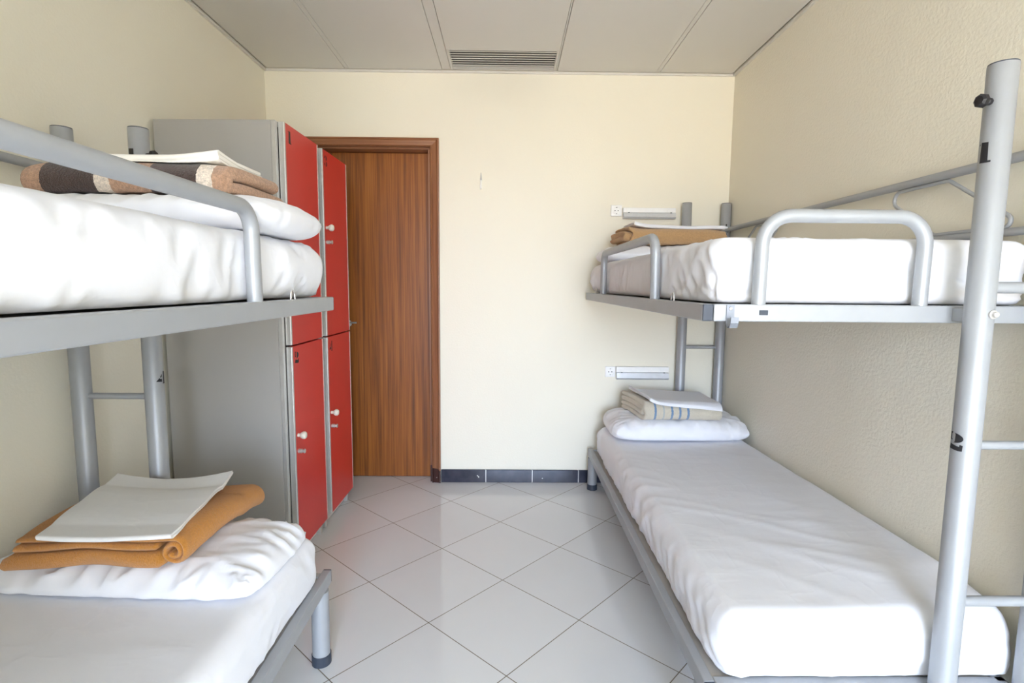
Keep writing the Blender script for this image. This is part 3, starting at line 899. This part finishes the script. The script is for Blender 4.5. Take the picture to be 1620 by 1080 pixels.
def fSB(q, w, l, k):
    # l along the near edge (left to right), q from near to far
    s = l / .325; t = q / .40
    x = -1.128 + .325 * s + t * (-.090 + (.036) * s); y = -2.052 + .005 * s + .405 * t
    xx, yy = x, max(y, -1.985)
    z = HB(min(xx, -.80), min(yy + .03, -1.70)) + .092 + w + .006 * nz(x * 4, y * 4, 9)
    z += .034 * max(0, t - .45) ** 1.5 * (abs(s - .42) * 2) ** 1.6 * 2.0
    z -= .006 * math.sin(PI * s) * (1 - t)
    return (x + .003 * nz(y * 11, w * 50, 2), y + .004 * nz(x * 10, 2, w * 50), z)
sB = textile([U(.40, .395, .007, .0035, .006), ], [.0055], .325, 36, fSB, 'sheet_grey', 'folded_sheet', (-.98, -1.85, .62))
settle(sB, surface(bB)); tag(sB, 'off-white folded sheet on top of the orange blanket', 'sheet', 'folded sheets')

# --- upper right: tan blanket, near fold, layered ends at the left
HC = smooth_top(pUR, 1.440)
def fC(q, w, l, k):
    x0 = .652 if k == 0 else .626
    x = x0 + l * (1 if k == 0 else 1.06); y = -.495 + q
    if l < .08: x += .020 * nz(w * 42, y * 3, 5 + k) - (.022 * (q / .28))
    x += .012 * nz(w * 22, y * 4, 8)
    z = HC(max(x, .68), max(y, -.43)) + .002 + w
    z += (.014 * max(0, 1 - l / .10) ** 2) * (w / .09) - .012 * max(0, (l - .42) / .1) * (w / .09)
    return (x, y + .008 * nz(x * 6, w * 8, 3), z + .003 * nz(x * 8, y * 8, 4))
tC = .0215
bC = textile([U(.29, .28, 2 * tC, 1.5 * tC, 1.7 * tC), U(.28, .285, 2 * tC, .52 * tC, 1.9 * tC)], tC, .505, 36, fC, 'tan_wool', 'blanket', (.88, -.46, 1.46), capround=.006)
settle(bC, surface(oUR, mats['UR']), .0045); tag(bC, 'folded tan wool blanket on the upper right pillow', 'blanket', 'folded blankets')
def fSC(q, w, l, k):
    x = .672 + l + .012 * k; y = -.482 + q
    s = l / .475
    z = HC(max(x, .70), -.38) + .088 + w + .010 * max(0, 1 - s / .22) ** 2 - .010 * math.sin(PI * min(1, s)) - .006 * s
    return (x + .008 * nz(w * 70, y * 5, k), y + .004 * nz(x * 9, w * 40, 1), z + .002 * nz(x * 9, y * 9, k))
sC = textile([U(.27, .26, .0125, .0065, .010), U(.255, .25, .0125, .0022, .010)], [.007, .004], .475, 30, fSC, 'sheet', 'folded_sheet', (.88, -.4, 1.55))
settle(sC, surface(bC)); tag(sC, 'white folded sheet on top of the tan blanket', 'sheet', 'folded sheets')

# --- lower right: beige blanket with blue stripes
HD = smooth_top(pLR, .492)
def fD(q, w, l, k):
    x = .748 + l; y = -.520 + q
    x -= (.055 * (q / .3)) * max(0, 1 - l / .15)
    if l < .1: x += .010 * nz(w * 40, y * 5, 5 + k)
    z = HD(max(x, .70), max(y, -.43)) + .002 + w
    z += .020 * max(0, 1 - l / .12) ** 2 * (w / .09) - .016 * (l / .4) * (w / .09)
    return (x, y + .006 * nz(x * 6, w * 8, 3) + .03 * (l / .4) * 0, z + .003 * nz(x * 8, y * 8, 14))
tD = .0225
bD = textile([U(.31, .30, 2 * tD, 1.5 * tD, 1.7 * tD), U(.30, .305, 2 * tD, .52 * tD, 1.9 * tD)], tD, .415, 40, fD, 'beige_wool', 'blanket', (.748, -.52, .5), capround=.006)
settle(bD, surface(oLR, mats['LR']), .0045); tag(bD, 'folded beige blanket with blue stripes on the lower right pillow', 'blanket', 'folded blankets')
def fSD(q, w, l, k):
    s = l / .40; t = q / .34
    x = .772 + .385 * s + t * (-.04 + .03 * s); y = -.535 + q
    droop = .018 * max(0, 1 - q / .05) ** 2
    z = HD(max(x, .75), -.38) + .094 + w * 1.0 - .018 * s + .018 * max(0, 1 - s / .18) ** 2 - droop * (.4 + s)
    return (x + .003 * nz(y * 9, w * 60, k), y + .006 * nz(x * 14, w * 50, k), z + .002 * nz(x * 7, y * 7, k))
sD = textile([U(.34, .33, .0115, .006, .009), U(.325, .32, .0115, .0020, .008)], [.006, .0035], .40, 30, fSD, 'sheet', 'folded_sheet', (.95, -.4, .62))
settle(sD, surface(bD)); tag(sD, 'white folded sheet on top of the blue-striped beige blanket', 'sheet', 'folded sheets')

# ------------------------------------------------------------------ things on the back wall
def socket(x0, x1, z0, z1, label):
    cx, cz = (x0 + x1) / 2, (z0 + z1) / 2
    S = empty('wall_socket', (cx, 0, cz)); tag(S, label, 'socket', 'white wall sockets')
    MB().box(x0, x1, -.011, 0, z0, z1, .004, 3).build('cover_plate', M['white_plastic'], S)
    MB().lathe((cx, -.0105, cz), (0, -1, 0), [(0, .0235), (.0035, .0232), (.004, .0215), (.0012, .0205), (.0010, .001)], 28).build('socket_ring', M['white_plastic'], S, True)
    for dx, dz in ((-.0095, 0), (.0095, 0)):
        MB().lathe((cx + dx, -.0115, cz + dz), (0, -1, 0), [(0, .0033), (.0012, .0033)], 10).build('socket_hole', M['socket_dark'], S)
    for dz in (.0185, -.0185):
        MB().box(cx - .0035, cx + .0035, -.0130, -.0115, cz + dz - .0015, cz + dz + .0015).build('earth_clip', M['socket_dark'], S)
socket(.636, .703, 1.668, 1.735, 'white wall socket above the upper right bunk beside the lamp')
socket(.627, .690, .684, .750, 'white wall socket above the lower right bunk beside the lamp')

def wall_lamp(x0, x1, z0, z1, label):
    cx = (x0 + x1) / 2
    Lm = empty('wall_lamp', (cx, 0, z0)); tag(Lm, label, 'wall lamp', 'strip wall lamps over the bunks')
    zm = z0 + (z1 - z0) * .60
    MB().box(x0, x1, -.030, 0, zm - .004, z1, .003).build('lamp_body', M['white_plastic'], Lm)
    v = []
    for x in (x0 + .003, x1 - .001):
        v += [(x, -.002, z0 + .002), (x, -.030, z0 + .0), (x, -.040, z0 + .010), (x, -.034, zm - .006), (x, -.002, zm - .006)]
    fc = [(0, 1, 2, 3, 4), (5, 6, 7, 8, 9)] + [(i, (i + 1) % 5, 5 + (i + 1) % 5, 5 + i) for i in range(5)]
    finish('lamp_cover', v, fc, M['lamp_cover'], Lm)
    for xx in (x0 + .030, x1 - .034):
        MB().box(xx, xx + .008, -.0375, -.0300, zm - .006, zm - .002).build('cover_clip', M['socket_dark'], Lm)
    MB().box(x1 - .055, x1 - .046, -.034, -.0295, z1 - .022, z1 - .010, .001, 1).build('switch', M['white_plastic'], Lm)
wall_lamp(.706, 1.024, 1.653, 1.718, 'grey strip lamp on the back wall above the upper right bunk')
wall_lamp(.692, 1.019, .672, .752, 'grey strip lamp on the back wall above the lower right bunk')

HK = empty('wall_hook', (-.150, 0, 1.86)); tag(HK, 'small white hook alone on the back wall right of the door', 'hook')
v = [(-.1510, -.002, 1.919), (-.1490, -.002, 1.919), (-.1440, -.0055, 1.872), (-.1560, -.0055, 1.872), (-.1510, 0, 1.919), (-.1490, 0, 1.919), (-.1440, 0, 1.872), (-.1560, 0, 1.872)]
finish('back_plate', v, [(0, 1, 2, 3), (4, 5, 6, 7), (0, 1, 5, 4), (1, 2, 6, 5), (2, 3, 7, 6), (3, 0, 4, 7)], M['metal'], HK)
hk = MB(); hk.tube(arc_path([(-.150, -.003, 1.874), (-.150, -.006, 1.828), (-.150, -.024, 1.818), (-.150, -.028, 1.842)], .010, 5), [.006] * 15 if False else .0052, 10)
hk.build('prong', M['white_plastic'], HK, True)

# ------------------------------------------------------------------ light: daylight through the balcony window
world = bpy.data.worlds.new('daylight'); scene.world = world; world.use_nodes = True
bg = world.node_tree.nodes['Background']
wt = world.node_tree
tc = wt.nodes.new('ShaderNodeTexCoord'); sp = wt.nodes.new('ShaderNodeSeparateXYZ'); wt.links.new(tc.outputs['Generated'], sp.inputs[0])
fz = math_(wt, 'MULTIPLY_ADD', sp.outputs[2], .5, .5)
# open sky above, warm sunlit facades and ground below the horizon
wc = ramp(wt, fz, [(.40, (.60, .52, .40)), (.50, (.62, .60, .58)), (.53, (.78, .93, 1.16)), (.75, (.66, .86, 1.25))])
wt.links.new(wc, bg.inputs[0]); bg.inputs[1].default_value = 27.0
pl = bpy.data.lights.new('window_portal', 'AREA'); pl.shape = 'RECTANGLE'; pl.size = WX1 - WX0; pl.size_y = WZ1 - WZ0
pl.cycles.is_portal = True
po = bpy.data.objects.new('window_portal', pl); COL.objects.link(po)
po.location = ((WX0 + WX1) / 2, YF - .13, (WZ0 + WZ1) / 2); po.rotation_euler = (PI / 2, 0, 0)   # faces into the room (+y)

# ------------------------------------------------------------------ camera
cam = bpy.data.cameras.new('camera'); cam.sensor_width = 36; cam.sensor_fit = 'HORIZONTAL'; cam.lens = 18.812; cam.clip_start = .02
co = bpy.data.objects.new('camera', cam); COL.objects.link(co)
R = [[0.9999202805761027, -0.00958751414222403, 0.00821657259332112], [-0.007165447272138619, 0.10494032050260338, 0.9944527065166051], [0.010396579148876964, 0.9944323047374233, -0.10486325589365234]]
m = Matrix(((R[0][0], R[1][0], -R[2][0], .010), (R[0][1], R[1][1], -R[2][1], -3.3026), (R[0][2], R[1][2], -R[2][2], 1.2496), (0, 0, 0, 1)))
co.matrix_world = m
scene.camera = co

scene.view_settings.view_transform = 'Standard'; scene.view_settings.look = 'None'
scene.view_settings.gamma = 1; scene.view_settings.use_curve_mapping = False
scene.view_settings.exposure = 0.27
try:
    scene.cycles.max_bounces = 14; scene.cycles.diffuse_bounces = 10; scene.cycles.glossy_bounces = 6
except Exception: pass
